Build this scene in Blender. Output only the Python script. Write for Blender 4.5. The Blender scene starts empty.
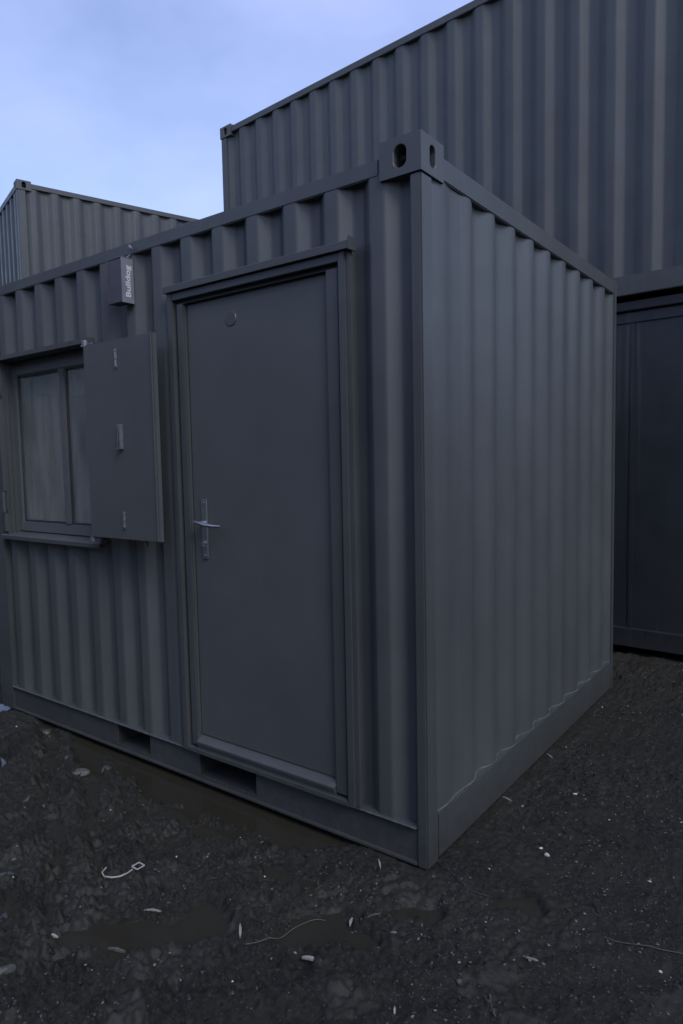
import bpy, bmesh, math, random
import numpy as np
from mathutils import Vector, Matrix
from math import sin, cos, pi, radians
random.seed(4)
S = bpy.context.scene
COL = S.collection

# ------------------------------------------------------------------ node helpers
def new_mat(name):
    m = bpy.data.materials.new(name); m.use_nodes = True
    nt = m.node_tree
    return m, nt, nt.nodes['Principled BSDF']
def nd(nt, t, **kw):
    n = nt.nodes.new(t)
    for k, v in kw.items():
        if k in n.inputs: n.inputs[k].default_value = v
        else: setattr(n, k, v)
    return n
def ramp(nt, src, p0, c0, p1, c1):
    r = nt.nodes.new('ShaderNodeValToRGB')
    r.color_ramp.elements[0].position = p0; r.color_ramp.elements[0].color = c0
    r.color_ramp.elements[1].position = p1; r.color_ramp.elements[1].color = c1
    nt.links.new(src, r.inputs[0]); return r.outputs[0]
def g4(v): return (v, v, v, 1)
def mixc(nt, fac, a, b, mode='MIX'):
    m = nt.nodes.new('ShaderNodeMix'); m.data_type = 'RGBA'; m.blend_type = mode
    for i, s in ((0, fac), (6, a), (7, b)):
        if hasattr(s, 'links'): nt.links.new(s, m.inputs[i])
        else: m.inputs[i].default_value = s
    return m.outputs[2]
def noise(nt, vec, scale, detail=3, rough=.5):
    n = nd(nt, 'ShaderNodeTexNoise'); n.inputs['Scale'].default_value = scale
    n.inputs['Detail'].default_value = detail; n.inputs['Roughness'].default_value = rough
    nt.links.new(vec, n.inputs['Vector']); return n.outputs['Fac']
def mapping(nt, vec, sc):
    m = nd(nt, 'ShaderNodeMapping'); m.inputs['Scale'].default_value = sc
    nt.links.new(vec, m.inputs['Vector']); return m.outputs[0]

def paint(name, col, rough=.45, dirt=0.5, spec=.5, wave=.6, streak=.34):
    """sprayed steel: faint mottling, rain streaks, mud splash near the foot, orange peel and dents"""
    m, nt, b = new_mat(name); L = nt.links
    tc = nd(nt, 'ShaderNodeTexCoord').outputs['Object']
    base = (*col, 1)
    n1 = noise(nt, tc, 1.7, 5, .6)
    c = mixc(nt, ramp(nt, n1, .3, g4(0), .7, g4(1)), tuple(x*.86 for x in col)+(1,), tuple(x*1.14 for x in col)+(1,))
    st = noise(nt, mapping(nt, tc, (22, 22, .7)), 1.0, 4, .65)
    stf = ramp(nt, st, .56, g4(0), .8, g4(streak))
    c = mixc(nt, stf, c, (.115, .115, .112, 1))
    # small specks and chips
    sp = noise(nt, tc, 95, 2, .5)
    c = mixc(nt, ramp(nt, sp, .70, g4(0), .76, g4(.5)), c, (.13, .13, .125, 1))
    sc = noise(nt, mapping(nt, tc, (3, 3, 60)), 1.0, 3, .5)
    c = mixc(nt, ramp(nt, sc, .73, g4(0), .76, g4(.3)), c, (.12, .125, .125, 1))
    pa = noise(nt, tc, .9, 2, .5)
    c = mixc(nt, ramp(nt, pa, .5, g4(0), .56, g4(.22)), c, tuple(x*.72 for x in col)+(1,))
    # dried mud splash close to the ground
    sep = nd(nt, 'ShaderNodeSeparateXYZ'); L.new(tc, sep.inputs[0])
    mr = nd(nt, 'ShaderNodeMapRange'); L.new(sep.outputs['Z'], mr.inputs['Value'])
    mr.inputs['From Min'].default_value = .32; mr.inputs['From Max'].default_value = 0
    mr.inputs['To Min'].default_value = -.22; mr.inputs['To Max'].default_value = .22
    ad = nd(nt, 'ShaderNodeMath', operation='ADD'); L.new(mr.outputs[0], ad.inputs[0]); L.new(noise(nt, tc, 30, 5, .7), ad.inputs[1])
    c = mixc(nt, ramp(nt, ad.outputs[0], .52, g4(0), .72, g4(dirt)), c, (.040, .038, .034, 1))
    L.new(c, b.inputs['Base Color'])
    rn = noise(nt, tc, 6, 4, .6)
    rr = nd(nt, 'ShaderNodeMapRange'); L.new(rn, rr.inputs['Value'])
    rr.inputs['To Min'].default_value = rough-.13; rr.inputs['To Max'].default_value = rough+.15
    L.new(rr.outputs[0], b.inputs['Roughness'])
    b.inputs['Specular IOR Level'].default_value = spec
    b1 = nd(nt, 'ShaderNodeBump'); b1.inputs['Strength'].default_value = wave; b1.inputs['Distance'].default_value = .006
    L.new(noise(nt, tc, 3.2, 2, .5), b1.inputs['Height'])
    b2 = nd(nt, 'ShaderNodeBump'); b2.inputs['Strength'].default_value = .12; b2.inputs['Distance'].default_value = .0008
    L.new(noise(nt, tc, 260, 2, .6), b2.inputs['Height']); L.new(b1.outputs[0], b2.inputs['Normal'])
    L.new(b2.outputs[0], b.inputs['Normal'])
    return m

def simple(name, col, rough=.5, metal=0., var=.2, scale=20, bump=0.):
    m, nt, b = new_mat(name)
    tc = nd(nt, 'ShaderNodeTexCoord').outputs['Object']
    n = noise(nt, tc, scale, 4, .6)
    c = mixc(nt, ramp(nt, n, .3, g4(0), .7, g4(1)), tuple(x*(1-var) for x in col)+(1,), tuple(min(1, x*(1+var)) for x in col)+(1,))
    nt.links.new(c, b.inputs['Base Color'])
    b.inputs['Roughness'].default_value = rough; b.inputs['Metallic'].default_value = metal
    if bump:
        bb = nd(nt, 'ShaderNodeBump'); bb.inputs['Strength'].default_value = bump; bb.inputs['Distance'].default_value = .002
        nt.links.new(noise(nt, tc, scale*3, 4, .6), bb.inputs['Height']); nt.links.new(bb.outputs[0], b.inputs['Normal'])
    return m

GREY = (.072, .0765, .0775)
M_wall = paint('anthracite_wall_paint', GREY, .47, .45)
M_frame = paint('anthracite_frame_paint', (.065, .068, .068), .38, .55, wave=.3)
M_door = paint('anthracite_door_paint', (.079, .083, .083), .46, .2, wave=.35, streak=.05)
M_far = paint('weathered_grey_paint', (.049, .052, .053), .5, .3)
M_back = paint('dark_grey_paint', (.058, .0605, .060), .5, .3)
M_base = paint('black_base_paint', (.022, .023, .027), .5, .4)
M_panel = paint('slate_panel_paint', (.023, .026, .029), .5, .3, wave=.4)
M_dark = simple('cavity_shade_black', (.022, .023, .025), .8)  # near-black colour puts the shade into fork pockets and casting holes
M_steel = simple('brushed_steel', (.42, .43, .45), .28, .9, .1, 60)
M_zinc = simple('dull_zinc', (.20, .21, .23), .4, .5, .2, 50)
M_upvc = simple('grey_window_plastic', (.10, .107, .112), .38, 0, .05)
M_pale_line = simple('pale_line_grey', (.080, .085, .088), .55, 0, .45, 30, .5)  # lighter grey for the thin lines on ledge and lip
M_upvc_dark = simple('dark_sash_plastic', (.035, .038, .040), .5, 0, .1)
M_gasket = simple('black_rubber', (.012, .012, .013), .6)
M_inner = simple('off_white_lining', (.42, .42, .40), .6, 0, .06, 3)
M_floor = simple('grey_vinyl', (.12, .11, .10), .5, 0, .1, 5)
M_boxface = simple('grey_plastic_casing', (.065, .06, .07), .45, 0, .1)
M_boxside = simple('light_grey_plastic', (.17, .175, .19), .4, 0, .1)
M_white = simple('white_lettering', (.55, .55, .57), .5, 0, .2, 140)
M_curtain = simple('pale_curtain_fabric', (.72, .74, .70), .85, 0, .1, 8)

def glass_mat():
    m, nt, b = new_mat('window_glass'); L = nt.links
    nt.nodes.remove(b); out = nt.nodes['Material Output']
    tr = nd(nt, 'ShaderNodeBsdfTransparent'); tr.inputs[0].default_value = (.82, .86, .83, 1)
    gl = nd(nt, 'ShaderNodeBsdfGlossy'); gl.inputs['Roughness'].default_value = .015; gl.inputs[0].default_value = (1, 1, 1, 1)
    fr = nd(nt, 'ShaderNodeFresnel'); fr.inputs['IOR'].default_value = 1.6
    tc = nd(nt, 'ShaderNodeTexCoord').outputs['Object']
    bb = nd(nt, 'ShaderNodeBump'); bb.inputs['Strength'].default_value = .05; bb.inputs['Distance'].default_value = .01
    L.new(noise(nt, tc, 2.5, 1), bb.inputs['Height']); L.new(bb.outputs[0], gl.inputs['Normal'])
    df = nd(nt, 'ShaderNodeBsdfDiffuse'); df.inputs[0].default_value = (.50, .51, .47, 1)
    ms = nd(nt, 'ShaderNodeMixShader'); L.new(fr.outputs[0], ms.inputs[0]); L.new(tr.outputs[0], ms.inputs[1]); L.new(gl.outputs[0], ms.inputs[2])
    m2 = nd(nt, 'ShaderNodeMixShader'); L.new(ramp(nt, noise(nt, mapping(nt, tc, (9, 9, 2)), 1, 5, .7), .30, g4(.14), .75, g4(.40)), m2.inputs[0])
    L.new(ms.outputs[0], m2.inputs[1]); L.new(df.outputs[0], m2.inputs[2])
    L.new(m2.outputs[0], out.inputs[0])
    return m
M_glass = glass_mat()

# ------------------------------------------------------------------ mesh helpers
class MB:
    def __init__(s): s.bm = bmesh.new(); s.mats = []
    def box(s, a, b, bev=.0018, mat=0, M=None):
        a, b = Vector((min(a[0], b[0]), min(a[1], b[1]), min(a[2], b[2]))), Vector((max(a[0], b[0]), max(a[1], b[1]), max(a[2], b[2])))
        t = bmesh.new(); bmesh.ops.create_cube(t, size=1)
        for v in t.verts: v.co = Vector(((a[i]+b[i])/2 + v.co[i]*(b[i]-a[i]) for i in range(3)))
        bev = min(bev, min(b-a)*.4)
        if bev > 0: bmesh.ops.bevel(t, geom=t.edges[:], offset=bev, segments=2, affect='EDGES')
        s.merge(t, mat, M); return s
    def merge(s, t, mat=0, M=None):
        if M is not None: bmesh.ops.transform(t, matrix=M, verts=t.verts)
        bmesh.ops.recalc_face_normals(t, faces=t.faces)
        me = bpy.data.meshes.new('tmp')
        for f in t.faces: f.material_index = mat
        t.to_mesh(me); t.free(); s.bm.from_mesh(me); bpy.data.meshes.remove(me)
    def prism(s, prof, axis, a, b, mat=0, bev=0):
        """closed 2D profile swept along an axis; prof holds the two other coordinates in order"""
        t = bmesh.new()
        def P(p, w):
            c = list(p); c.insert(axis, w); return Vector(c)
        r0 = [t.verts.new(P(p, a)) for p in prof]; r1 = [t.verts.new(P(p, b)) for p in prof]
        n = len(prof)
        for i in range(n): t.faces.new((r0[i], r0[(i+1) % n], r1[(i+1) % n], r1[i]))
        t.faces.new(r0[::-1]); t.faces.new(r1)
        bmesh.ops.recalc_face_normals(t, faces=t.faces)
        if bev: bmesh.ops.bevel(t, geom=t.edges[:], offset=bev, segments=2, affect='EDGES')
        s.merge(t, mat); return s
    def tube(s, pts, r, seg=10, mat=0, cap=True):
        t = bmesh.new(); rings = []
        pts = [Vector(p) for p in pts]
        rs = r if isinstance(r, (list, tuple)) else [r]*len(pts)
        for i, p in enumerate(pts):
            d = (pts[min(i+1, len(pts)-1)]-pts[max(i-1, 0)]).normalized()
            u = d.cross(Vector((0, 0, 1)) if abs(d.z) < .9 else Vector((1, 0, 0))).normalized(); v = d.cross(u)
            rings.append([t.verts.new(p+(u*cos(2*pi*k/seg)+v*sin(2*pi*k/seg))*rs[i]) for k in range(seg)])
        for a, b in zip(rings, rings[1:]):
            for k in range(seg): t.faces.new((a[k], a[(k+1) % seg], b[(k+1) % seg], b[k]))
        if cap: t.faces.new(rings[0][::-1]); t.faces.new(rings[-1])
        for f in t.faces: f.smooth = True
        s.merge(t, mat); return s
    def sheet(s, prof, z0, z1, th, mat=0):
        """open profile [(x,y)..] raised from z0 to z1 as a sheet th thick (second skin on the left of travel)"""
        t = bmesh.new(); n = len(prof)
        P = [Vector(p) for p in prof]; Q = []
        for i in range(n):
            d = (P[min(i+1, n-1)]-P[max(i-1, 0)]).normalized(); Q.append(P[i]+Vector((-d.y, d.x))*th)
        A = [[t.verts.new((p.x, p.y, z)) for p in P] for z in (z0, z1)]
        B = [[t.verts.new((p.x, p.y, z)) for p in Q] for z in (z0, z1)]
        for i in range(n-1):
            for X in (A, B):
                f = t.faces.new((X[0][i], X[0][i+1], X[1][i+1], X[1][i])); f.smooth = True
            for k in (0, 1): t.faces.new((A[k][i], A[k][i+1], B[k][i+1], B[k][i]))
        for i in (0, n-1): t.faces.new((A[0][i], A[1][i], B[1][i], B[0][i]))
        s.merge(t, mat); return s
    def build(s, name, mats, parent=None, sharp=35):
        me = bpy.data.meshes.new(name); s.bm.to_mesh(me); s.bm.free()
        for m in (mats if isinstance(mats, (list, tuple)) else [mats]): me.materials.append(m)
        if sharp <= 1: me.shade_flat()
        else: me.shade_smooth(); me.set_sharp_from_angle(angle=radians(sharp))
        o = bpy.data.objects.new(name, me); COL.objects.link(o); o.parent = parent
        return o
def tag(o, label=None, cat=None, group=None, kind=None):
    for k, v in (('label', label), ('category', cat), ('group', group), ('kind', kind)):
        if v: o[k] = v
    return o
def empty(name, loc=(0, 0, 0), rz=0):
    o = bpy.data.objects.new(name, None); COL.objects.link(o); o.location = loc; o.rotation_euler = (0, 0, rz)
    o.empty_display_size = .2
    return o

def corr_profile(x0, x1, yo, depth, pitch, phase, wo, ws, fil=.012):
    """trapezoid corrugation between x0 and x1: crest (towards -y) at yo, trough at yo+depth.
    phase = x of a crest's centre"""
    wi = pitch-wo-2*ws
    knots = []
    k0 = math.floor((x0-phase)/pitch)-1; k1 = math.ceil((x1-phase)/pitch)+1
    for k in range(k0, k1+1):
        c = phase+k*pitch
        knots += [(c-wo/2-ws, yo+depth), (c-wo/2, yo), (c+wo/2, yo), (c+wo/2+ws, yo+depth)]
    # round every bend
    P = []
    for i in range(1, len(knots)-1):
        a, b, c = Vector(knots[i-1]), Vector(knots[i]), Vector(knots[i+1])
        p = b+(a-b).normalized()*fil; q = b+(c-b).normalized()*fil
        for t in (0, .25, .5, .75, 1): P.append(p*(1-t)**2+b*2*t*(1-t)+q*t*t)
    out = []
    def y_at(x):
        for a, b in zip(P, P[1:]):
            if a.x <= x <= b.x: return a.y+(b.y-a.y)*(x-a.x)/max(1e-9, b.x-a.x)
        return yo
    out = [(x0, y_at(x0))]+[(p.x, p.y) for p in P if x0+.0005 < p.x < x1-.0005]+[(x1, y_at(x1))]
    return out

def holed_box(mb, a, b, holes, mat=0, cav=1):
    """cast block from a to b; holes = list of (axis, side, half_u, half_v) oval apertures with cavities"""
    a = Vector(a); b = Vector(b); c = (a+b)/2; h = (b-a)/2
    t = bmesh.new(); dark = []
    for ax in range(3):
        u, v = [i for i in range(3) if i != ax]
        for side in (-1, 1):
            hole = next((q for q in holes if q[0] == ax and q[1] == side), None)
            def P(pu, pv, dep=0):
                co = [0, 0, 0]; co[u] = c[u]+pu; co[v] = c[v]+pv; co[ax] = c[ax]+side*(h[ax]-dep); return Vector(co)
            def R(ang):     # point on the rectangle's rim in direction ang
                x, y = cos(ang), sin(ang); k = min(h[u]/max(1e-9, abs(x)), h[v]/max(1e-9, abs(y))); return x*k, y*k
            if not hole:
                t.faces.new([t.verts.new(P(*q)) for q in ((-h[u], -h[v]), (h[u], -h[v]), (h[u], h[v]), (-h[u], h[v]))]); continue
            hu, hv = hole[2], hole[3]; angs = [2*pi*k/32 for k in range(32)]+[math.atan2(sy*h[v], sx*h[u]) % (2*pi) for sx in (-1, 1) for sy in (-1, 1)]
            angs = sorted(set(round(x, 5) for x in angs)); N = len(angs)
            def O(ang):     # stadium-like oval
                x, y = cos(ang), sin(ang)
                if hv > hu:
                    s = hv-hu; k = hu
                    return x*k, y*k+(s if y > 1e-6 else -s if y < -1e-6 else 0)
                s = hu-hv; return x*hv+(s if x > 1e-6 else -s if x < -1e-6 else 0), y*hv
            e = .0025
            def sc(p, k): return (p[0]*(1+k/max(hu, hv)), p[1]*(1+k/max(hu, hv)))
            rim = [t.verts.new(P(*R(x))) for x in angs]
            o0 = [t.verts.new(P(*sc(O(x), e))) for x in angs]; o1 = [t.verts.new(P(*O(x), e)) for x in angs]
            o2 = [t.verts.new(P(*O(x), .028)) for x in angs]; o3 = [t.verts.new(P(O(x)[0]*.98, O(x)[1]*.98, .06)) for x in angs]
            for X, Y, m in ((rim, o0, 0), (o0, o1, 0), (o1, o2, 0), (o2, o3, 1)):
                for i in range(N):
                    f = t.faces.new((X[i], X[(i+1) % N], Y[(i+1) % N], Y[i]))
                    if m: dark.append(f)
            dark.append(t.faces.new(o3))
    bmesh.ops.remove_doubles(t, verts=t.verts, dist=1e-5)
    bmesh.ops.recalc_face_normals(t, faces=t.faces)
    for f in t.faces: f.material_index = mat
    for f in dark: f.material_index = cav
    me = bpy.data.meshes.new('tmp'); t.to_mesh(me); t.free(); mb.bm.from_mesh(me); bpy.data.meshes.remove(me)

def casting(parent, L, W, z, sx, sy, H, mat, top):
    """corner casting at a container corner. sx, sy = 0 or 1"""
    lx, ly, lz = .178, .162, .118
    x0 = 0 if sx == 0 else L-lx; y0 = 0 if sy == 0 else W-ly
    mb = MB()
    holed_box(mb, (x0, y0, z), (x0+lx, y0+ly, z+lz),
              [(1, -1 if sy == 0 else 1, .026, .040), (0, -1 if sx == 0 else 1, .022, .040), (2, 1 if top else -1, .060, .030)])
    return mb.build('corner_casting', [mat, M_dark], parent, 1)

# ------------------------------------------------------------------ a plain shipping container (local: x length, y width, front at y=0)
def shipping_container(loc, rz, L, label, wall, frame, group=None, H=2.591, W=2.438, flat=False, phase=.16, pitch=.278):
    root = empty('shipping_container', loc, rz)
    tag(root, label, 'container', group)
    for sx in (0, 1):
        for sy in (0, 1):
            for z, top in ((0, False), (H-.118, True)): casting(root, L, W, z, sx, sy, H, frame, top)
            x0 = .006 if sx == 0 else L-.006-.10; y0 = .006 if sy == 0 else W-.006-.10
            MB().box((x0, y0, .118), (x0+.10, y0+.10, H-.118), .008).build('corner_post', frame, root)
    for sy in (0, 1):
        y = .012 if sy == 0 else W-.012-.06
        MB().box((.178, y, H-.085), (L-.178, y+.06, H-.022), .004).build('top_rail', frame, root)
        y = .008 if sy == 0 else W-.008-.08
        MB().box((.178, y, .012), (L-.178, y+.08, .150), .004).build('bottom_rail', frame, root)
    for sx in (0, 1):
        x = .012 if sx == 0 else L-.012-.06
        MB().box((x, .162, H-.100), (x+.06, W-.162, H-.022), .004).build('top_rail', frame, root)
        MB().box((x, .162, .012), (x+.08, W-.162, .165), .004).build('bottom_rail', frame, root)
    za, zb = .146, H-.080
    for sy in (0, 1):
        mb = MB()
        if flat and sy == 0:
            mb.box((.104, .055, za), (L-.104, .085, zb), 0)
            x = .104+.16
            while x < L-.2:
                mb.box((x-.016, .049, za+.01), (x+.016, .056, zb-.09), .002)
                x += .60
            mb.box((.104, .043, zb-.09), (L-.104, .054, zb-.02), .002)
        else:
            pr = corr_profile(.100, L-.100, .020, .036, pitch, phase, .066, .064)
            if sy: pr = [(x, W-y) for x, y in pr][::-1]
            mb.sheet(pr, za, zb, .003)
        mb.build('side_wall', wall, root, 50)
    for sx in (0, 1):
        pr = corr_profile(.100, W-.100, .020, .045, .25, .25, .104, .036)
        pr = [(y, x) for x, y in pr][::-1] if sx == 0 else [(L-y, x) for x, y in pr]
        MB().sheet(pr, za, zb, .003).build('end_wall', wall, root, 50)
    MB().box((.07, .07, H-.045), (L-.07, W-.07, H-.030), 0).build('roof', wall, root)
    MB().box((.09, .09, .125), (L-.09, W-.09, .155), 0).build('floor_deck', M_dark, root)
    return root

# ------------------------------------------------------------------ the site-office cabin in front: near corner at the origin, long face on y=0 towards -x
CL, CW, CH = 3.100, 2.438, 2.591
OFF = Vector((0, 0, -.012))
cab = empty('office_container', OFF)
tag(cab, 'anthracite grey office container with a closed door and an open window shutter', 'container')
# corner castings (top) and posts
def cast_at(x0, y0, z, hx, hy, top):
    mb = MB(); holed_box(mb, (x0, y0, z), (x0+.169, y0+.162, z+.130), [(1, hy, .026, .038), (0, hx, .021, .038), (2, 1 if top else -1, .060, .030)])
    return mb.build('corner_casting', [M_frame, M_dark], cab, 1)
cast_at(-.169, 0, CH-.118, 1, -1, True)
def post(x0, x1, y0, y1, top=2.570):
    MB().box((x0, y0, -.012), (x1, y1, top), .006).build('corner_post', M_frame, cab)
post(-.050, -.005, .005, .085, CH-.118)
post(-CL+.005, -2.937, .005, .085)
post(-.050, -.005, CW-.06, CW-.005)
post(-CL+.005, -CL+.055, CW-.06, CW-.005)
# weld tabs below the near casting
MB().box((-.040, .128, CH-.158), (-.012, .134, CH-.118), .001).box((-.05, .150, CH-.135), (-.010, .162, CH-.118), .001).build('weld_tab', M_frame, cab)
# rails
MB().box((-CL+.056, .010, 2.498), (-.178, .065, 2.556), .004).build('top_rail', M_frame, cab)
MB().box((-CL+.056, CW-.065, 2.498), (-.051, CW-.010, 2.556), .004).build('top_rail', M_frame, cab)
MB().box((-.065, .162, 2.486), (-.006, CW-.061, 2.568), .004).build('top_rail', M_frame, cab)
MB().box((-CL+.006, .086, 2.486), (-CL+.065, CW-.061, 2.568), .004).build('top_rail', M_frame, cab)
# front bottom rail: an outward-facing channel with two fork pockets
mb = MB()
XL, XR = -2.936, -.050
mb.box((XL, -.002, .134), (XR, .060, .141), .0015)            # top flange
mb.box((XL, .000, -.004), (XR, .060, .006), .0015)            # bottom flange
pk = [(-1.885, -1.615), (-1.245, -.875)]
xs = [XL]+[v for p in pk for v in p]+[XR]
for i in range(0, len(xs), 2): mb.box((xs[i], .014, .006), (xs[i+1], .020, .134), 0)
for a, b in pk:
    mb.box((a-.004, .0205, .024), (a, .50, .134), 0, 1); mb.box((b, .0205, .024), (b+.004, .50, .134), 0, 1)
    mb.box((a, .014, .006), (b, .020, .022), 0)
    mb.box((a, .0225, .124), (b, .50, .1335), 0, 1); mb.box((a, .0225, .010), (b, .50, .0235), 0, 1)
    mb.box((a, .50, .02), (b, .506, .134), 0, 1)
mb.build('bottom_rail', [M_frame, M_dark], cab)
MB().box((-CL+.02, .17, .02), (-.07, CW-.1, .06), 0).build('underfloor', M_dark, cab)
mb = MB(); mb.tube([(XL+.002, -.0015, .1395), (XR-.002, -.0015, .1395)], .0032, 8); mb.build('pale_lip_line', M_pale_line, cab)  # paler line along the top edge of the lip
# right-hand bottom rail with its ledge, and the unseen ones
MB().box((-.080, .085, 0), (-.004, CW-.06, .176), .005).build('bottom_rail', M_frame, cab)
MB().box((-CL+.004, .085, 0), (-CL+.08, CW-.06, .176), .005).build('bottom_rail', M_frame, cab)
MB().box((XL, CW-.08, 0), (XR, CW-.004, .15), .005).build('bottom_rail', M_frame, cab)
# corrugated long wall, cut round the door and the window
PIT, PH = .2045, -.190
def fr(x0, x1): return corr_profile(x0, x1, .012, .036, PIT, PH, .062, .048, .009)
DX0, DX1, DZ1 = -1.318, -.318, 2.258
WX0, WX1, WZ0, WZ1 = -2.885, -1.945, 1.095, 2.125
mb = MB()
ztop = 2.505
mb.sheet(fr(XL, WX0), .141, ztop, .003)
mb.sheet(fr(WX0, WX1), .141, WZ0, .003); mb.sheet(fr(WX0, WX1), WZ1, ztop, .003)
mb.sheet(fr(WX1, DX0), .141, ztop, .003)
mb.sheet(fr(DX0, DX1), DZ1, ztop, .003)
mb.sheet(fr(DX1, XR), .141, ztop, .003)
mb.build('front_wall', M_wall, cab, 60)
# ribbed end wall (faces +x): a flat first bay then rounded ribs
def end_prof():
    edges = [.212, .436, .651, .866, 1.084, 1.304, 1.528, 1.765, 1.993, 2.232]
    P = []; n = 300
    for i in range(n+1):
        y = .085+(CW-.06-.085)*i/n
        k = max([q for q in range(len(edges)) if edges[q] <= y], default=-1)
        a = edges[k] if k >= 0 else .0; b = edges[k+1] if k+1 < len(edges) else edges[-1]+.235
        t = (y-a)/(b-a)                                # 0 at one crest's far shoulder, 1 at the next
        w = .5+.5*cos(2*pi*(t-.74)); w = .5*w+.5*w*w*(3-2*w)      # crest, then a trough just past the shoulder
        amp = .008 if y < .30 else .008+.019*min(1, (y-.30)/.10)
        P.append((y, .010+amp*(1-w)))
    return P
ep = [(y, x) for y, x in end_prof()]
pr = [(-d, y) for y, d in ep]
MB().sheet(pr, .170, 2.492, .003).build('end_wall', M_wall, cab, 60)
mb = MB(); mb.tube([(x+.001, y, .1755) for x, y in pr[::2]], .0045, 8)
mb.build('ledge_light_line', M_pale_line, cab)  # added strip: its paler grey paints the sky light caught by the ledge
MB().sheet([(-CL+d, y) for y, d in ep][::-1], .170, 2.492, .003).build('end_wall', M_wall, cab, 60)
MB().sheet([(x, CW-y) for x, y in fr(XL, XR)][::-1], .15, ztop, .003).build('back_wall', M_wall, cab, 60)
MB().box((-CL+.05, .05, 2.548), (-.05, CW-.05, 2.560), 0).build('roof', M_wall, cab)
# ---- interior shell seen through the window
mb = MB(); y1 = .140; y2 = CW-.10; x0 = -CL+.09; x1 = -.10
mb.box((x0, y2, .2), (x1, y2+.02, 2.40), 0); mb.box((x0-.02, y1, .2), (x0, y2, 2.40), 0); mb.box((x1, y1, .2), (x1+.02, y2, 2.40), 0)
mb.box((x0, y1, 2.40), (x1, y2, 2.42), 0)
for a, b, c, d in ((x0, WX0-.0, .2, 2.4), (WX0, WX1, .2, WZ0), (WX0, WX1, WZ1, 2.4), (WX1, x1, .2, 2.4)): mb.box((a, y1-.015, c), (b, y1, d), 0)
mb.build('wall_lining', M_inner, cab)
MB().box((x0, y1, .18), (x1, y2, .2), 0).build('floor_covering', M_floor, cab)
# a curtain gathered at the left of the window, inside
mb = MB()
pts = [(-2.86+.006*i, .172+.010*sin(i*.62+.8*sin(i*.13))+.006*sin(i*.21)) for i in range(150)]
mb.sheet(pts, 1.0, 2.12, .002)
mb.build('curtain', M_curtain, cab, 80)
# ---- door
door = empty('door', (0, 0, 0)); door.parent = cab
MB().box((-1.222, .016, .225), (-.418, .066, 2.205), .002).build('door_leaf', M_door, door)
mb = MB()
# outer angle-steel surround
ox0, ox1, oz0, oz1 = DX0, DX1, .142, 2.2635
mb.box((ox0, -.016, oz0), (ox0+.030, .060, oz1)).box((ox1-.030, -.016, oz0), (ox1, .060, oz1))
mb.box((ox0+.0302, -.014, oz1-.034), (ox1-.0302, .060, oz1-.002)).box((ox0+.0302, -.018, oz0), (ox1-.0302, .060, oz0+.020))
# flange outside, against the ribs
mb.box((ox1+.0005, -.006, oz0+.004), (ox1+.020, .010, oz1+.03), .001).box((ox0-.016, -.004, oz0+.004), (ox0-.0005, .010, oz1), .001)
# groove floor
mb.box((ox0+.030, .016, oz0+.02), (ox0+.052, .060, oz1-.034), 0).box((ox1-.052, .016, oz0+.02), (ox1-.030, .060, oz1-.034), 0)
mb.box((ox0+.052, .016, oz1-.056), (ox1-.052, .060, oz1-.036), 0)
# inner frame
a0, a1 = ox0+.050, ox1-.040; z1 = oz1-.052
mb.box((a0, -.004, .176), (-1.228, .066, z1)).box((-.414, -.004, .176), (a1, .066, z1)).box((-1.2275, -.003, 2.209), (-.4145, .066, z1-.001))
# bead on the inner frame's edge
mb.box((-1.2275, .002, .24), (-1.2235, .0158, 2.208), .0008)
mb.build('door_frame', M_frame, door)
mb = MB()
mb.prism([(-.016, .190), (-.016, .198), (.026, .226), (.062, .226), (.062, .176), (-.012, .176)], 0, -1.2265, -.4155, bev=.0015)
mb.box((-1.2265, -.010, .162), (-.4155, .060, .1755), .001)
mb.build('threshold', M_frame, door)
mb = MB()
mb.prism([(-.030, 2.264), (-.030, 2.291), (-.027, 2.294), (.012, 2.300), (.012, 2.2645)], 0, -1.330, -.2905)
mb.box((-.290, -.033, 2.258), (-.284, .012, 2.306), .001)
mb.build('drip_hood', M_frame, door)
mb = MB()
mb.box((-1.168, .008, 1.062), (-1.128, .0162, 1.335), .006)
mb.build('handle_plate', M_steel, door)
mb = MB()
mb.tube([(-1.150, .009, 1.226), (-1.150, -.026, 1.226)], .0095, 14)
mb.tube([(-1.182, -.022, 1.232), (-1.165, -.027, 1.231), (-1.13, -.031, 1.227), (-1.10, -.033, 1.222), (-1.04, -.034, 1.218), (-1.008, -.026, 1.219)], [.006, .0085, .0085, .0085, .008, .0055], 14)
mb.build('door_handle', M_steel, door)
mb = MB()
mb.tube([(-1.148, .009, 1.135), (-1.148, -.004, 1.135)], .010, 14).box((-1.152, -.006, 1.118), (-1.144, .0095, 1.130), .002)
mb.build('lock_cylinder', M_zinc, door)
for z in (1.078, 1.318): MB().tube([(-1.148, .009, z), (-1.148, .0045, z)], .0048, 10).build('screw', M_zinc, door)
mb = MB()
mb.tube([(-.942, .0165, 2.108), (-.942, .0120, 2.108)], [.032, .029], 28)
mb.build('blanking_disc', M_frame, door)
for z in (.42, 1.2, 1.98):
    MB().tube([(-.418, .009, z), (-.418, .009, z+.10)], .007, 10).build('hinge', M_frame, door)
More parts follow.
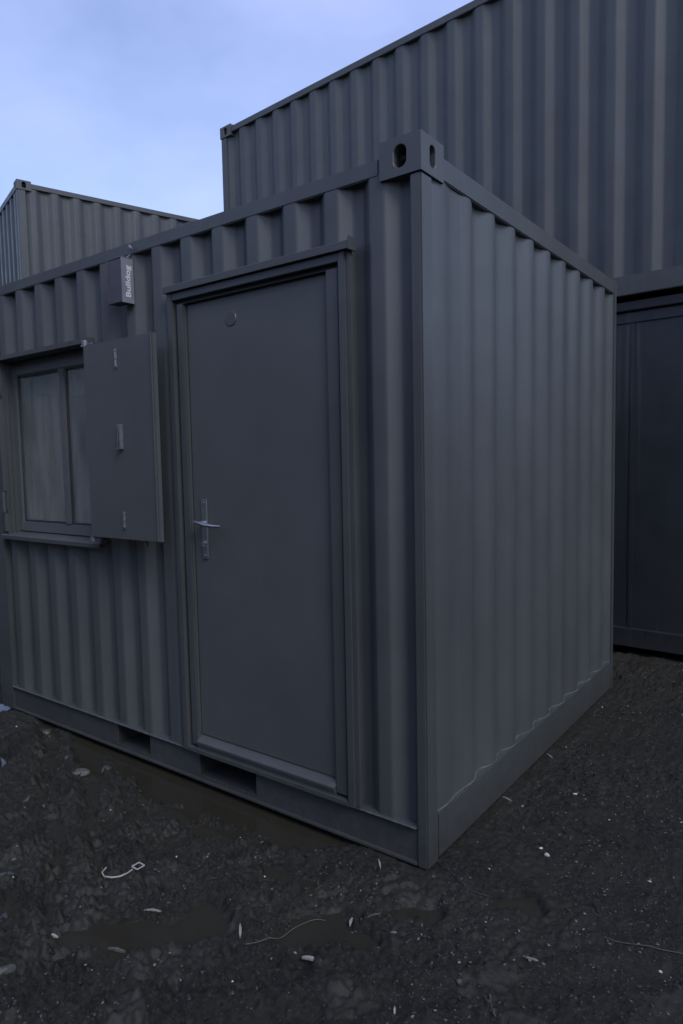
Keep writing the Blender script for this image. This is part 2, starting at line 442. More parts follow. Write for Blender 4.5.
# ---- window
win = empty('window', (0, 0, 0)); win.parent = cab
mb = MB()   # steel reveal round the opening
mb.box((WX0-.018, -.020, WZ1-.004), (WX1+.018, .012, WZ1+.022), .0015)          # top flange
mb.box((WX0, .0122, WZ1-.006), (WX1, .060, WZ1), 0).box((WX0+.007, .078, 2.0925), (WX1-.007, .115, WZ1-.0065), 0)
mb.box((WX0-.016, -.002, WZ0), (WX0+.006, .115, WZ1-.0045), .0015)
mb.box((WX1-.006, -.002, WZ0), (WX1+.016, .115, WZ1-.0045), .0015)
mb.box((WX0+.0062, .018, WZ0+.012), (WX0+.012, .026, WZ1-.01), .001).box((WX0+.0062, .044, WZ0+.012), (WX0+.015, .050, WZ1-.01), .001)
mb.build('reveal', M_frame, win)
mb = MB()
mb.prism([(-.026, 1.066), (-.026, 1.088), (-.021, 1.092), (.10, 1.104), (.10, 1.096), (-.018, 1.084), (-.021, 1.066)], 0, WX0-.035, WX1+.03)
mb.build('sill', M_frame, win)
wy = .072
fx0, fx1, fz0, fz1 = WX0+.0065, WX1-.0065, 1.106, 2.092
mb = MB()
mb.box((fx0, wy, fz0), (fx0+.046, wy+.060, fz1), .004).box((fx1-.046, wy, fz0), (fx1, wy+.060, fz1), .004)
mb.box((fx0+.0462, wy+.001, fz1-.052), (fx1-.0462, wy+.060, fz1), .004).box((fx0+.0462, wy+.001, fz0), (fx1-.0462, wy+.060, fz0+.060), .004)
mx0, mx1 = -2.372, -2.326
mb.box((mx0, wy-.004, fz0+.0605), (mx1, wy+.058, fz1-.0525), .004)
mb.box((mx0+.018, wy-.008, fz0+.062), (mx0+.024, wy-.0035, fz1-.054), .001).box((mx1-.014, wy-.008, fz0+.062), (mx1-.009, wy-.0035, fz1-.054), .001)
mb.build('window_frame', M_upvc, win)
mb = MB()
def sash(mb, a, b, w):
    c, d = fz0+.061, fz1-.053
    mb.box((a, wy+.008, c), (a+w, wy+.040, d), .002).box((b-w, wy+.008, c), (b, wy+.040, d), .002)
    mb.box((a+w, wy+.009, c), (b-w, wy+.040, c+w), .002).box((a+w, wy+.009, d-w), (b-w, wy+.040, d), .002)
sash(mb, fx0+.047, mx0-.001, .010); sash(mb, mx1+.001, fx1-.047, .009)
mb.build('gasket', M_upvc_dark, win)
for a, b in ((fx0+.054, mx0-.008), (mx1+.008, fx1-.054)):
    MB().box((a, wy+.022, fz0+.070), (b, wy+.028, fz1-.062), 0).build('pane', M_glass, win)
mb = MB()   # inner casement rail seen low in the right-hand pane
mb.box((mx1+.06, wy+.075, 1.318), (fx1-.05, wy+.10, 1.332), .002)
mb.build('inner_rail', M_upvc, win)
for z0_ in (1.905, 1.225):
    mb = MB()
    mb.tube([(WX0+.012, -.020, z0_), (WX0+.012, -.020, z0_+.125)], .0115, 12)
    mb.box((WX0-.012, -.012, z0_+.01), (WX0+.030, -.0025, z0_+.115), .002)
    for q in (.03, .0625, .095): mb.tube([(WX0+.024, -.0125, z0_+q), (WX0+.024, -.018, z0_+q)], .005, 8)
    mb.build('hinge', M_frame, win)
mb = MB(); mb.box((WX0+.004, -.024, 1.11), (WX0+.020, -.0025, 1.222), .002).box((WX0+.004, -.024, 1.352), (WX0+.020, -.0025, 1.902), .002)
mb.build('hinge_bar', M_frame, win)
# ---- steel shutter, folded open flat in front of the wall to the right of the window
sh = empty('shutter', (0, 0, 0)); sh.parent = cab
sx0, sx1, sz0, sz1 = -1.872, -1.334, 1.138, 2.086
mb = MB()
mb.box((sx0, -.092, sz0), (sx1, -.088, sz1), .001)
mb.box((sx0, -.0878, sz0), (sx0+.004, -.070, sz1), .001).box((sx1-.004, -.0878, sz0), (sx1, -.070, sz1), .001)
mb.box((sx0+.0045, -.0878, sz0), (sx1-.0045, -.070, sz0+.004), .001).box((sx0+.0045, -.0878, sz1-.004), (sx1-.0045, -.070, sz1), .001)
mb.box((sx0+.0045, -.074, sz0+.0045), (sx1-.0045, -.071, sz1-.0045), 0)
mb.box((sx1-.012, -.099, sz0+.002), (sx1-.007, -.0915, sz1+.004), .001)
mb.build('shutter_panel', M_door, sh)
for (x, z0_, z1_) in ((-1.606, 1.950, 2.046), (-1.592, 1.188, 1.274)):
    mb = MB(); mb.box((x-.007, -.096, z0_), (x+.007, -.0921, z1_), .0015); mb.tube([(x, -.099, z0_+.008), (x, -.099, z1_-.008)], .0035, 8)
    for z in (z0_+.012, (z0_+z1_)/2, z1_-.012): mb.tube([(x, -.095, z), (x, -.103, z)], .006, 8)
    mb.build('bolt', M_zinc, sh)
mb = MB()
mb.box((-1.612, -.104, 1.575), (-1.604, -.0921, 1.688), .001).box((-1.586, -.112, 1.575), (-1.578, -.0921, 1.688), .001).box((-1.6035, -.0955, 1.578), (-1.5865, -.0921, 1.685), .001)
mb.box((-1.612, -.112, 1.570), (-1.578, -.0925, 1.576), .001)
mb.build('pull_handle', M_zinc, sh)
for z in (2.086, 1.112):
    mb = MB(); mb.tube([(-1.880, -.075, z), (-1.880, -.075, z+.030)], .015, 12)
    mb.box((-1.935, -.066, z+.004), (-1.90, -.004, z+.016), .002).box((-1.90, -.078, z+.004), (-1.82, -.070, z+.016), .002)
    mb.build('hinge', M_zinc, sh)
MB().box((-1.47, -.080, 1.108), (-1.455, -.064, 1.1375), .002).build('stay', M_frame, sh)

# ------------------------------------------------------------------ box under the rail
wb = empty('wall_box', (-1.640, -.026, 2.250))
tag(wb, 'small grey box with white lettering under the top rail, left of the door', 'box')
mb = MB(); x0, x1, y0, y1, z0, z1 = -.056, .055, -.030, .032, 0, .205
mb.box((x0, y0, z0+.004), (x1-.003, y1, z1), .002)
mb.box((x0-.003, y0-.004, z0), (x0+.003, y0+.006, z1+.002), .001)
mb.build('housing', M_boxface, wb)
MB().box((x1-.0028, y0-.003, z0), (x1+.002, y1+.003, z1+.004), .0015).build('side_cover', M_boxside, wb)
mb = MB(); mb.box((x1-.03, y0, z1+.0045), (x1+.002, y1, z1+.008), .001).tube([(x1-.02, y1-.02, z1+.006), (x1+.004, y1-.012, z1+.020), (x1+.012, y1-.010, z1+.050), (x1-.004, y1-.010, z1+.066)], .0065, 8)
mb.build('bracket', M_zinc, wb)
cu = bpy.data.curves.new('lettering', 'FONT'); cu.body = 'Bulldog'; cu.size = .038; cu.extrude = .0006; cu.align_x = 'LEFT'; cu.offset = .0009
tmp = bpy.data.objects.new('tmp', cu); COL.objects.link(tmp)
bpy.context.view_layer.update()
me = bpy.data.meshes.new_from_object(tmp.evaluated_get(bpy.context.evaluated_depsgraph_get()))
bpy.data.objects.remove(tmp); me.name = 'lettering'; me.materials.clear(); me.materials.append(M_white)
w = max(v.co.x for v in me.vertices)
lt = bpy.data.objects.new('lettering', me); COL.objects.link(lt); lt.parent = wb
# baseline runs upward, letters' tops towards the viewer's left (-y), on the +x face
k = .150/w
lt.matrix_local = Matrix.Translation((x1+.0026, .014, .026)) @ Matrix(((0, 0, 1, 0), (0, -1, 0, 0), (1, 0, 0, 0), (0, 0, 0, 1))) @ Matrix.Diagonal((k, 1, 1, 1))

# ------------------------------------------------------------------ stacked containers behind
AX, AY, AT = -4.572, 3.505, radians(-3.5)
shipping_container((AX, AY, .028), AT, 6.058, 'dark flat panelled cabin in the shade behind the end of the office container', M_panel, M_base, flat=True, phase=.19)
shipping_container((AX, AY, .028+2.591), radians(-4.3), 6.058, 'large grey corrugated container stacked on top of the dark flat panelled cabin', M_back, M_back, phase=.075, pitch=.265)
BX, BY, BT = -7.522, 2.733, radians(73.6)
shipping_container((BX, BY, 0), BT, 6.058, 'grey container carrying the far left stack, behind the office container', M_far, M_far)
shipping_container((BX, BY, 2.591), BT, 6.058, 'weathered grey container at far left, its top corner showing against the sky', M_far, M_far, phase=.20)

# unseen stacks added to block low sky, shade the lower walls and fill window reflections
for (lx, ly, rz, nm) in ((4.4, 8.2, radians(-92), 'to the right of the office container'), (4.0, 1.9, radians(-91), 'to the right of the photographer'), (3.5, -8.2, radians(178), 'behind the photographer'), (-8.8, -7.3, radians(91), 'far to the left of the office window'), (-2.9, -8.0, radians(181), 'behind the photographer and to the left')):
    for k, pos in enumerate(('lower', 'upper')):
        if k and 'to the right' in nm: continue
        shipping_container((lx, ly, k*2.591), rz, 6.058, pos+' grey container of the added unseen stack standing '+nm, M_far, M_far)

# ------------------------------------------------------------------ ground
rng = np.random.RandomState(7); PERM = rng.permutation(512); PERM = np.concatenate([PERM, PERM, PERM])
GA = rng.rand(512)*2*np.pi; GX, GY = np.cos(GA), np.sin(GA)
def perlin(x, y):
    xi = np.floor(x).astype(int); yi = np.floor(y).astype(int); xf = x-xi; yf = y-yi
    u = xf**3*(xf*(xf*6-15)+10); v = yf**3*(yf*(yf*6-15)+10)
    def h(i, j): return PERM[(PERM[i & 511]+(j & 511)) & 511]
    def g(i, j, a, b): k = h(i, j); return GX[k]*a+GY[k]*b
    n0 = g(xi, yi, xf, yf)*(1-u)+g(xi+1, yi, xf-1, yf)*u
    n1 = g(xi, yi+1, xf, yf-1)*(1-u)+g(xi+1, yi+1, xf-1, yf-1)*u
    return n0*(1-v)+n1*v
# puddles: centre, half sizes, turn, depth
PUD = [(-.58, -.80, .20, .075, .45, .030), (-.49, -.64, .10, .12, .2, .026), (-.74, -.90, .12, .06, .5, .022), (-.17, -.47, .075, .135, -.35, .030), (-.04, -.43, .10, .07, .3, .022),
       (.33, .0, .10, .05, .8, .010),
       (-1.30, -.07, .40, .07, -.03, .030), (-2.28, -.42, .20, .030, -.45, .035), (-1.50, -.86, .06, .03, -.6, .030), (-3.2, .0, .25, .12, 0, .03), (-3.7, -.4, .5, .25, .3, .04),
       (.05, -.22, .10, .05, .2, .013), (-.42, -.30, .12, .05, -.1, .020)]
def hgt(x, y):
    x = np.asarray(x, float); y = np.asarray(y, float)
    wx = x+.09*perlin(x*5+3, y*5+9)+.03*perlin(x*17, y*17+4)+.006*perlin(x*45, y*45); wy_ = y+.09*perlin(x*5+31, y*5-9)+.03*perlin(x*17+8, y*17)+.006*perlin(x*45+7, y*45)
    far = np.clip(1-(np.hypot(x+.6, y+.2)-4)/4, .15, 1)
    rough = np.clip(.62-.50*(x-.0)/.9+.6*perlin(x*1.3+5, y*1.3+2), .28, 1.25)     # packed gravel towards the right, churned mud on the left
    h = .018*perlin(x*1.1+7, y*1.1)+.012*perlin(x*2.7, y*2.7+5)
    b1 = 1-np.abs(perlin(wx*6, wy_*6))*2.2; b2 = np.abs(perlin(wx*13+4, wy_*13)); b3 = np.abs(perlin(wx*29, wy_*29+2))
    h = h+rough*(.020*(b1-.6)+.036*(b2-.2)+.032*(b3-.2)+.018*perlin(x*52, y*52+6)+.011*perlin(x*97, y*97))
    cl = perlin(wx*9+14, wy_*9+3); h = h+.020*rough**1.5*np.clip((cl-.08)*7, 0, 1)*(.7+.6*perlin(x*30, y*30))-.006*rough
    h = h+.0022*perlin(x*70+3, y*70)+.002*perlin(x*140, y*140+3)
    h = h*far
    # the hollow in front of the long side, level next to the container
    base = -.022-.045*np.exp(-((y+.02)/.20)**2)*np.clip((-.25-x)/.3, 0, 1)*np.clip((x+2.7)/.5, 0, 1)
    near = np.clip(1-np.maximum(np.maximum(-CL-x, x), np.maximum(-y, y-CW))/.10, 0, 1)
    h = h*(1-.65*near)+base
    h = np.where((near > .6), np.minimum(h, -.020), h)
    for (ax_, ay_, tt) in ((-.9, -.75, -.55), (-.62, -1.05, -.5), (.35, -.45, .75)):   # wheel ruts
        q = -(x-ax_)*sin(tt)+(y-ay_)*cos(tt)+.03*perlin(x*3, y*3+20); h = h-.016*np.exp(-(q/.045)**2)*far+.010*np.exp(-((np.abs(q)-.085)/.03)**2)*far
    for cx, cy, a, b, t, d in PUD:
        u = ((wx-cx)*cos(t)+(wy_-cy)*sin(t))/a; v = (-(wx-cx)*sin(t)+(wy_-cy)*cos(t))/b
        r = u*u+v*v
        k = np.clip(1.25-r, 0, 1); k = k*k*(3-2*k)
        h = h*(1-k)+(WATER-d*.5+.004*perlin(x*20, y*20))*k
    return h
WATER = -.046
def axis(segs):
    out = [segs[0][0]]
    for a, b, s in segs:
        n = max(1, int(round((b-a)/s))); out += [a+(b-a)*(i+1)/n for i in range(n)]
    return np.array(out)
def geo(s0, e, s, r=1.35):
    out = []; p = s0; st = s
    while abs(p) < e: p += math.copysign(st, e if s0 > 0 else -1); st *= r; out.append(p)
    return out
X = axis([(-4.5, -2.6, .03), (-2.6, -1.4, .012), (-1.4, .9, .0075), (.9, 1.6, .03), (1.6, 4.5, .15)])
Y = axis([(-3, -1.6, .10), (-1.6, -1.3, .02), (-1.3, .5, .0075), (.5, 1.4, .012), (1.4, 3.6, .03), (3.6, 9, .25)])
X = np.concatenate([geo(X[0], 2500, .2)[::-1], X, geo(X[-1], 2500, .2)]); Y = np.concatenate([geo(Y[0], 2500, .2)[::-1], Y, geo(Y[-1], 2500, .3)])
gx, gy = np.meshgrid(X, Y, indexing='ij'); gz = hgt(gx, gy)
nx, ny = gx.shape
co = np.stack([gx, gy, gz], -1).reshape(-1, 3)
idx = np.arange(nx*ny).reshape(nx, ny)
fc = np.stack([idx[:-1, :-1], idx[1:, :-1], idx[1:, 1:], idx[:-1, 1:]], -1).reshape(-1, 4)
me = bpy.data.meshes.new('ground'); me.vertices.add(len(co)); me.vertices.foreach_set('co', co.astype(np.float32).ravel())
me.loops.add(fc.size); me.loops.foreach_set('vertex_index', fc.astype(np.int32).ravel())
me.polygons.add(len(fc)); me.polygons.foreach_set('loop_start', np.arange(0, fc.size, 4, dtype=np.int32)); me.polygons.foreach_set('loop_total', np.full(len(fc), 4, dtype=np.int32))
me.update(calc_edges=True); me.shade_smooth()
ground = bpy.data.objects.new('ground', me); COL.objects.link(ground); tag(ground, kind='structure')

def ground_mat():
    m, nt, b = new_mat('wet_black_mud'); L = nt.links
    tc = nd(nt, 'ShaderNodeTexCoord').outputs['Object']
    n1 = noise(nt, tc, 2.2, 6, .62); n2 = noise(nt, tc, 38, 6, .7); n3 = noise(nt, tc, 170, 4, .75)
    c = mixc(nt, ramp(nt, n1, .35, g4(0), .65, g4(1)), (.0150, .0130, .0095, 1), (.034, .0305, .0240, 1))
    c = mixc(nt, ramp(nt, n2, .38, g4(0), .66, g4(.8)), c, (.062, .057, .047, 1))
    c = mixc(nt, ramp(nt, n3, .48, g4(0), .68, g4(.85)), c, (.006, .0055, .005, 1))
    vo = nd(nt, 'ShaderNodeTexVoronoi'); vo.inputs['Scale'].default_value = 130; L.new(tc, vo.inputs['Vector'])
    gr = nd(nt, 'ShaderNodeMath', operation='GREATER_THAN'); L.new(vo.outputs['Color'], gr.inputs[0]); gr.inputs[1].default_value = .80
    ls = nd(nt, 'ShaderNodeMath', operation='LESS_THAN'); L.new(vo.outputs['Distance'], ls.inputs[0]); ls.inputs[1].default_value = .30
    mu = nd(nt, 'ShaderNodeMath', operation='MULTIPLY'); L.new(gr.outputs[0], mu.inputs[0]); L.new(ls.outputs[0], mu.inputs[1])
    mu2 = nd(nt, 'ShaderNodeMath', operation='MULTIPLY'); L.new(mu.outputs[0], mu2.inputs[0]); mu2.inputs[1].default_value = .8
    c = mixc(nt, mu2.outputs[0], c, (.13, .125, .115, 1))
    pn = nd(nt, 'ShaderNodeMath', operation='MULTIPLY_ADD'); L.new(noise(nt, tc, 14, 5, .65), pn.inputs[0]); pn.inputs[1].default_value = .45
    L.new(noise(nt, tc, 3.1, 4, .55), pn.inputs[2])
    pf = ramp(nt, pn.outputs[0], .735, g4(0), .79, g4(1))            # smooth slurry between the gritty parts
    c = mixc(nt, pf, c, (.0205, .0185, .0135, 1))
    L.new(c, b.inputs['Base Color'])
    L.new(mixc(nt, pf, ramp(nt, noise(nt, tc, 9, 6, .7), .35, g4(.42), .68, g4(.88)), g4(.62)), b.inputs['Roughness'])
    b.inputs['Specular IOR Level'].default_value = .3
    bs = nd(nt, 'ShaderNodeMath', operation='MULTIPLY_ADD'); L.new(pf, bs.inputs[0]); bs.inputs[1].default_value = -.85; bs.inputs[2].default_value = 1
    b1 = nd(nt, 'ShaderNodeBump'); L.new(bs.outputs[0], b1.inputs['Strength']); b1.inputs['Distance'].default_value = .018; L.new(noise(nt, tc, 60, 8, .72), b1.inputs['Height'])
    b2 = nd(nt, 'ShaderNodeBump'); L.new(bs.outputs[0], b2.inputs['Strength']); b2.inputs['Distance'].default_value = .006; L.new(noise(nt, tc, 330, 4, .75), b2.inputs['Height']); L.new(b1.outputs[0], b2.inputs['Normal'])
    L.new(b2.outputs[0], b.inputs['Normal'])
    return m
me.materials.append(ground_mat())
# puddle water: one level sheet that shows wherever the mud dips below it
def water_mat():
    m, nt, b = new_mat('muddy_water'); L = nt.links
    tc = nd(nt, 'ShaderNodeTexCoord').outputs['Object']
    c = mixc(nt, noise(nt, tc, 5, 4, .6), (.022, .0195, .014, 1), (.033, .030, .0225, 1)); L.new(c, b.inputs['Base Color'])
    b.inputs['Roughness'].default_value = .06; b.inputs['IOR'].default_value = 1.33
    bb = nd(nt, 'ShaderNodeBump'); bb.inputs['Strength'].default_value = .12; bb.inputs['Distance'].default_value = .004
    L.new(noise(nt, tc, 14, 3, .5), bb.inputs['Height']); L.new(bb.outputs[0], b.inputs['Normal'])
    return m
me = bpy.data.meshes.new('water'); me.from_pydata([(-6, -3, WATER), (1.7, -3, WATER), (1.7, 1.2, WATER), (-6, 1.2, WATER)], [], [(0, 1, 2, 3)])
me.materials.append(water_mat()); wo = bpy.data.objects.new('water', me); COL.objects.link(wo); tag(wo, kind='structure')

# ------------------------------------------------------------------ stones and litter
def stone_mesh(seed, sub=2, flat=.65):
    r = random.Random(seed); t = bmesh.new(); bmesh.ops.create_icosphere(t, subdivisions=sub, radius=1)
    cut = [(Vector((r.gauss(0, 1), r.gauss(0, 1), r.gauss(0, 1))).normalized(), r.uniform(.55, .85)) for _ in range(9)]
    for v in t.verts:
        for n, d in cut:
            q = v.co.dot(n)
            if q > d: v.co -= n*(q-d)
        v.co.z *= flat; v.co.x *= 1.25
    return t
STM = [simple('dark_stone', (.034, .032, .028), .6, 0, .3, 90, .4), simple('grey_stone', (.070, .067, .060), .6, 0, .3, 90, .4), simple('pale_stone', (.17, .16, .14), .7, 0, .25, 90, .4), simple('black_clod', (.016, .014, .012), .45, 0, .3, 90, .6), simple('white_chip', (.50, .48, .44), .7, 0, .15, 90, .2)]
base = [stone_mesh(i, 1) for i in range(6)]
BV = []
for t in base:
    t.verts.ensure_lookup_table(); BV.append((np.array([v.co[:] for v in t.verts]), np.array([[v.index for v in f.verts] for f in t.faces])))
def scatter(name, label, N, smin, smax, weights, seed, region, power=2.5):
    r = np.random.RandomState(seed); V = []; F = []; MI = []; off = 0
    x = r.uniform(region[0], region[1], N*3); y = r.uniform(region[2], region[3], N*3)
    cl = perlin(x*2.3+40, y*2.3)+.6*perlin(x*7, y*7+11)+.35*(x > .1)
    ok = (r.rand(N*3) < np.clip(.35+1.5*cl, .04, 1)) & ~((x > -CL-.02) & (x < .02) & (y > -.02) & (y < CW+.02))
    x, y = x[ok][:N], y[ok][:N]; z = hgt(x, y)
    keep = z > WATER-.001; x, y, z = x[keep], y[keep], z[keep]
    for i in range(len(x)):
        v, f = BV[r.randint(6)]; s = smin+(smax-smin)*r.rand()**power
        a, b_, c_ = r.uniform(0, 6.28, 3)
        Rm = np.array(Matrix.Rotation(a, 3, 'Z') @ Matrix.Rotation(b_*.15, 3, 'X'))
        V.append((v*s*np.array([1, r.uniform(.5, 1), r.uniform(.6, 1.2)]))@Rm.T+[x[i], y[i], z[i]+s*.05]); F.append(f+off); off += len(v)
        MI += [r.choice(len(weights), p=weights)]*len(f)
    V = np.concatenate(V); F = np.concatenate(F)
    me = bpy.data.meshes.new(name); me.from_pydata(V.tolist(), [], F.tolist())
    for m in STM: me.materials.append(m)
    me.polygons.foreach_set('material_index', np.array(MI, dtype=np.int32)); me.update()
    o = bpy.data.objects.new(name, me); COL.objects.link(o); return tag(o, label, 'gravel', kind='stuff')
scatter('gravel', 'loose dark gravel and grit trodden into the wet mud', 26000, .0010, .0062, [.36, .30, .08, .247, .013], 3, (-2.9, 1.0, -1.3, 3.3))
scatter('gravel', 'coarser stones half sunk in the churned mud on the left', 1300, .003, .012, [.20, .05, .01, .74, .0], 9, (-3.1, .6, -1.3, 1.5), 3)

def hz(x, y): return float(max(hgt(x, y), WATER))
def on(o, x, y, rz, dz=0): o.location = (x, y, hz(x, y)+dz); o.rotation_euler = (0, 0, rz); return o
def stone(name, x, y, s, mat, label, seed, group=None, flat=.6):
    t = stone_mesh(seed, 3, flat); bmesh.ops.scale(t, vec=(s, s*.8, s), verts=t.verts)
    mb = MB(); mb.merge(t); o = mb.build(name, STM[mat], None, 45)
    on(o, x, y, seed*1.3, s*.2); return tag(o, label, 'stone', group)
stone('rock', -.782, -1.165, .030, 1, 'grey rock sitting in the mud at the lower left edge, largest of the loose stones', 1)
stone('stone', -2.005, -.205, .038, 1, 'pale upright lump of stone by the container foot, below the window', 2)
stone('stone', -1.826, -.250, .040, 1, 'greyish stone next to the pale lump, in front of the first fork pocket', 3)
stone('stone', -1.757, -.149, .034, 1, 'rounded grey stone nearest to the first fork pocket', 4)
stone('stone', -2.471, -.057, .026, 1, 'small pale stone under the left end of the container', 5)
stone('stone', -1.767, -.540, .030, 1, 'grey stone beside the water at the left edge', 6)
stone('pebble', .313, .351, .0115, 4, 'white pebble on packed ground right of the corner, larger of a close pair', 7)
stone('pebble', .280, .377, .0065, 4, 'tiny white pebble beside the bright white one right of the corner', 8)
stone('pebble', .172, .144, .0055, 4, 'tiny white pebble right of the container corner, nearest to the thin wire', 9)
stone('pebble', .251, .875, .012, 4, 'white pebble out on the open ground to the right of the end wall', 10)
stone('pebble', .095, .65, .008, 2, 'pale pebble lying close to the end wall bottom rail', 11)
stone('pebble', .666, .401, .007, 4, 'small white pebble near the right edge of the ground', 12)
stone('pebble', -.224, -.771, .005, 4, 'tiny white pebble low in front, left of the long white splinter', 13)
stone('pebble', -.055, -.345, .008, 1, 'grey pebble in front of the container corner beside the white chip', 14)

M_wood = simple('weathered_white_wood', (.26, .235, .205), .7, 0, .25, 120, .4)
M_twig = simple('pale_straw', (.085, .077, .062), .7, 0, .25, 120)
M_plas = simple('white_plastic', (.32, .31, .28), .5, 0, .3, 60)
M_wire = simple('grey_wire', (.06, .058, .054), .5, .2, .2, 40)
def splinter(x0, y0, x1, y1, w, label, mat=None, name='wood_splinter', cat='splinter'):
    mb = MB(); t = bmesh.new(); n = 6; r = random.Random(int(abs(x0*1000))); L_ = .78*math.hypot(x1-x0, y1-y0)
    top = []; bot = []
    for i in range(n+1):
        f = i/n; ww = .75*w*(.12+.88*math.sin(pi*min(1, f*.92+.05)))*r.uniform(.8, 1.15); bend = .015*L_*sin(f*pi)
        zz = .003+.002*sin(f*5)
        for lst, z in ((top, zz+w*.22), (bot, zz-.004)):
            lst.append([t.verts.new((f*L_-L_/2, bend+s*ww/2, z)) for s in (-1, 1)])
    for i in range(n):
        t.faces.new((top[i][0], top[i+1][0], top[i+1][1], top[i][1])); t.faces.new((bot[i][0], bot[i][1], bot[i+1][1], bot[i+1][0]))
        t.faces.new((top[i][0], bot[i][0], bot[i+1][0], top[i+1][0])); t.faces.new((top[i][1], top[i+1][1], bot[i+1][1], bot[i][1]))
    for i in (0, n): t.faces.new((top[i][0], top[i][1], bot[i][1], bot[i][0]))
    mb.merge(t); o = mb.build(name, mat or M_wood, None, 40)
    on(o, (x0+x1)/2, (y0+y1)/2, math.atan2(y1-y0, x1-x0), .002)
    return tag(o, label, cat)
splinter(-.361, -.601, -.308, -.655, .011, 'upright-looking white wood splinter in the mud between the two brown puddles')
splinter(-.198, -.035, -.147, -.092, .009, 'thin white splinter just in front of the bottom rail near the corner')
splinter(-.107, -.604, -.035, -.573, .014, 'long pinkish white splinter on the near rim of the small puddle')
splinter(-.074, -.390, -.093, -.346, .014, 'stubby white plastic chip standing on the mud below the corner', M_plas, 'plastic_chip', 'litter')
splinter(.218, -.577, .238, -.613, .008, 'small pale chip low in the middle of the ground', M_plas, 'plastic_chip', 'litter')
splinter(-.850, -.985, -.812, -.968, .011, 'small white flake on the mud at far lower left', M_plas, 'plastic_chip', 'litter')
splinter(-.655, -.905, -.585, -.872, .014, 'flat greyish scrap of bark at the near edge of the wide puddle', M_twig, 'bark_scrap', 'scrap')
splinter(-.695, -.724, -.640, -.690, .008, 'thin pale sliver at the left shore of the wide puddle')
splinter(.440, -.204, .515, -.196, .006, 'narrow pale sliver on the smooth dark ground at right of centre')
splinter(-.012, .672, .050, .662, .007, 'short pale sliver on the packed ground beside the end wall')
splinter(-.002, 1.200, .050, 1.170, .008, 'small pale sliver far along the end wall')
splinter(-.040, -.345, -.010, -.290, .005, 'tiny straw bit left of the container corner foot', M_twig, 'straw', 'straw')
def strand(name, pts, r, mat, label, cat, z=.004):
    P = [Vector((x, y, 0)) for x, y in pts]; out = []
    for i in range(len(P)-1):
        p0 = P[max(i-1, 0)]; p1 = P[i]; p2 = P[i+1]; p3 = P[min(i+2, len(P)-1)]
        for k in range(5):
            t = k/5; out.append(.5*((2*p1)+(p2-p0)*t+(2*p0-5*p1+4*p2-p3)*t*t+(3*p1-p0-3*p2+p3)*t**3))
    out.append(P[-1]); c = sum(out, Vector())/len(out); z0 = hz(c.x, c.y)
    q = [(p.x-c.x, p.y-c.y, hz(p.x, p.y)-z0+z) for p in out]
    # relax so that it bridges small bumps
    for _ in range(3): q = [q[0]]+[(b[0], b[1], max(b[2], (a[2]+b[2]+d[2])/3)) for a, b, d in zip(q, q[1:], q[2:])]+[q[-1]]
    mb = MB(); mb.tube(q, r, 6); o = mb.build(name, mat); o.location = (c.x, c.y, z0)
    return tag(o, label, cat)
strand('twig', [(-.285, -.655), (-.235, -.572), (-.227, -.490), (-.200, -.420), (-.165, -.40)], .0014, M_twig, 'thin bent twig along the left rim of the small puddle', 'twig')
strand('wire', [(-.009, .080), (.045, .045), (.097, .019), (.140, -.005), (.174, -.018), (.240, .001)], .0011, M_wire, 'thin grey wire curling away from the foot of the container corner', 'wire')
strand('wire', [(.620, .015), (.678, .017), (.747, .034), (.829, .081)], .0014, M_twig, 'thin pale stalk lying at the right edge of the ground', 'wire')
strand('wire', [(.418, -.395), (.440, -.430), (.455, -.460), (.470, -.468)], .0018, M_twig, 'short hooked pale stalk at the bottom right', 'wire')
# white cable tie: strap with its square buckle
ct = empty('cable_tie', (-.93, -.68, hz(-.93, -.68)+.002)); tag(ct, 'white plastic strap with a square buckle lying on the mud at the left', 'strap')
TIEZ = max(hz(-.93+.01*i, -.68+.01*j) for i in range(-4, 6) for j in range(-3, 9))-hz(-.93, -.68)-.012
def rel(x, y, z=.004): return (x+.93, y+.68, z+TIEZ)
mb = MB(); mb.tube([rel(-.985, -.675), rel(-.972, -.702), rel(-.945, -.712), rel(-.915, -.700), rel(-.896, -.678), rel(-.885, -.655, .008), rel(-.886, -.632, .010)], .0028, 8)
mb.build('band', M_plas, ct)
mb = MB(); c = Vector(rel(-.884, -.608, .012)); h = .016
for a, b in (((-h, -h), (h, -h)), ((h, -h), (h, h)), ((h, h), (-h, h)), ((-h, h), (-h, -h))): mb.tube([c+Vector((*a, 0)), c+Vector((*b, 0))], .0028, 6)
mb.build('buckle', M_plas, ct)

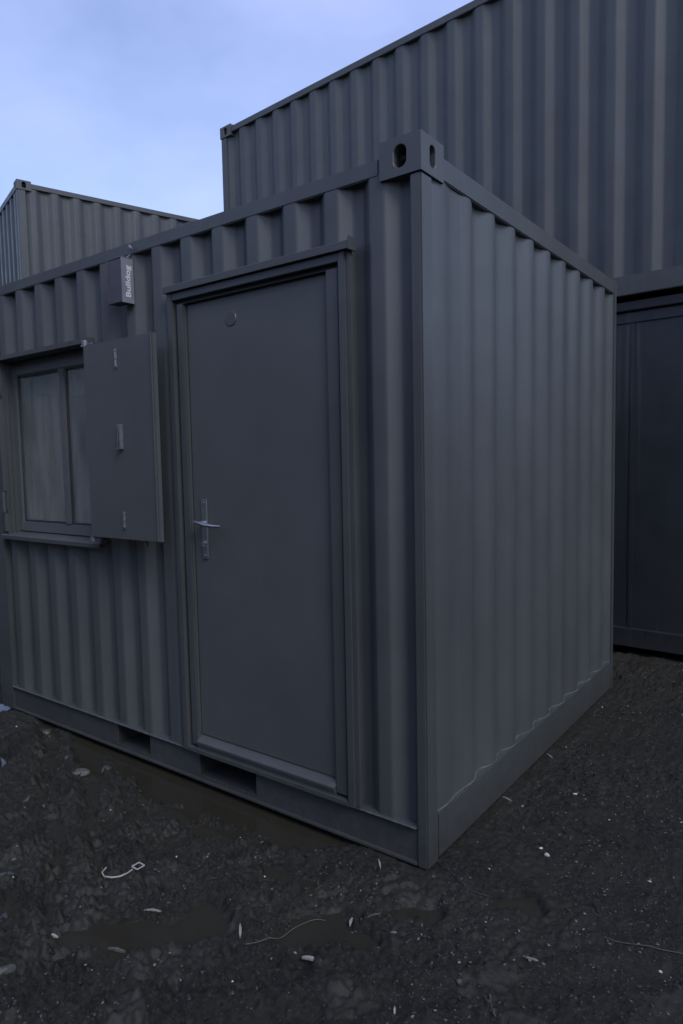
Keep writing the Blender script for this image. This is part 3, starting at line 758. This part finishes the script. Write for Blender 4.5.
# ------------------------------------------------------------------ light
SUN_EL, SUN_DIR = radians(44), Vector((.92, -.39))       # comes from the right, high and veiled
w = bpy.data.worlds.new('World'); S.world = w; w.use_nodes = True; nt = w.node_tree; L = nt.links
bg = nt.nodes['Background']
sky = nd(nt, 'ShaderNodeTexSky'); sky.sky_type = 'NISHITA'; sky.sun_disc = False; sky.sun_elevation = SUN_EL
sky.sun_rotation = math.atan2(SUN_DIR.x, SUN_DIR.y); sky.air_density = 1.0; sky.dust_density = .9; sky.ozone_density = 2.2
tc = nd(nt, 'ShaderNodeTexCoord').outputs['Generated']
n1 = noise(nt, mapping(nt, tc, (1.0, 1.5, 2.6)), 1.3, 5, .55)
cl = ramp(nt, n1, .36, g4(.14), .80, g4(.70))
c = mixc(nt, cl, sky.outputs[0], (4.0, 4.45, 8.0, 1))
L.new(c, bg.inputs['Color']); bg.inputs['Strength'].default_value = .15
sd = bpy.data.lights.new('sun', 'SUN'); sd.energy = 1.25; sd.angle = radians(24); sd.color = (.90, .95, 1)
so = bpy.data.objects.new('sun', sd); COL.objects.link(so)
d = Vector((SUN_DIR.x*cos(SUN_EL), SUN_DIR.y*cos(SUN_EL), sin(SUN_EL))).normalized()
so.rotation_euler = (-d).to_track_quat('-Z', 'Y').to_euler(); so.location = d*20

# ------------------------------------------------------------------ camera (solved from the container's edges)
cam = bpy.data.cameras.new('camera'); co_ = bpy.data.objects.new('camera', cam); COL.objects.link(co_); S.camera = co_
cam.sensor_fit = 'HORIZONTAL'; cam.sensor_width = 24; cam.lens = 681.04/683*24; cam.clip_start = .02; cam.clip_end = 6000
yaw, pitch, roll = radians(36.738), radians(-4.340), radians(-1.137)
f = Vector((-sin(yaw)*cos(pitch), cos(yaw)*cos(pitch), sin(pitch))); r = Vector((cos(yaw), sin(yaw), 0)); u = r.cross(f)
r2 = r*cos(roll)+u*sin(roll); u2 = -r*sin(roll)+u*cos(roll)
m = Matrix((r2, u2, -f)).transposed().to_4x4(); m.translation = Vector((1.1898, -2.0818, 1.4848)); co_.matrix_world = m

S.view_settings.view_transform = 'Standard'; S.view_settings.look = 'None'; S.view_settings.gamma = 1
S.view_settings.exposure = .42
S.render.engine = 'CYCLES'
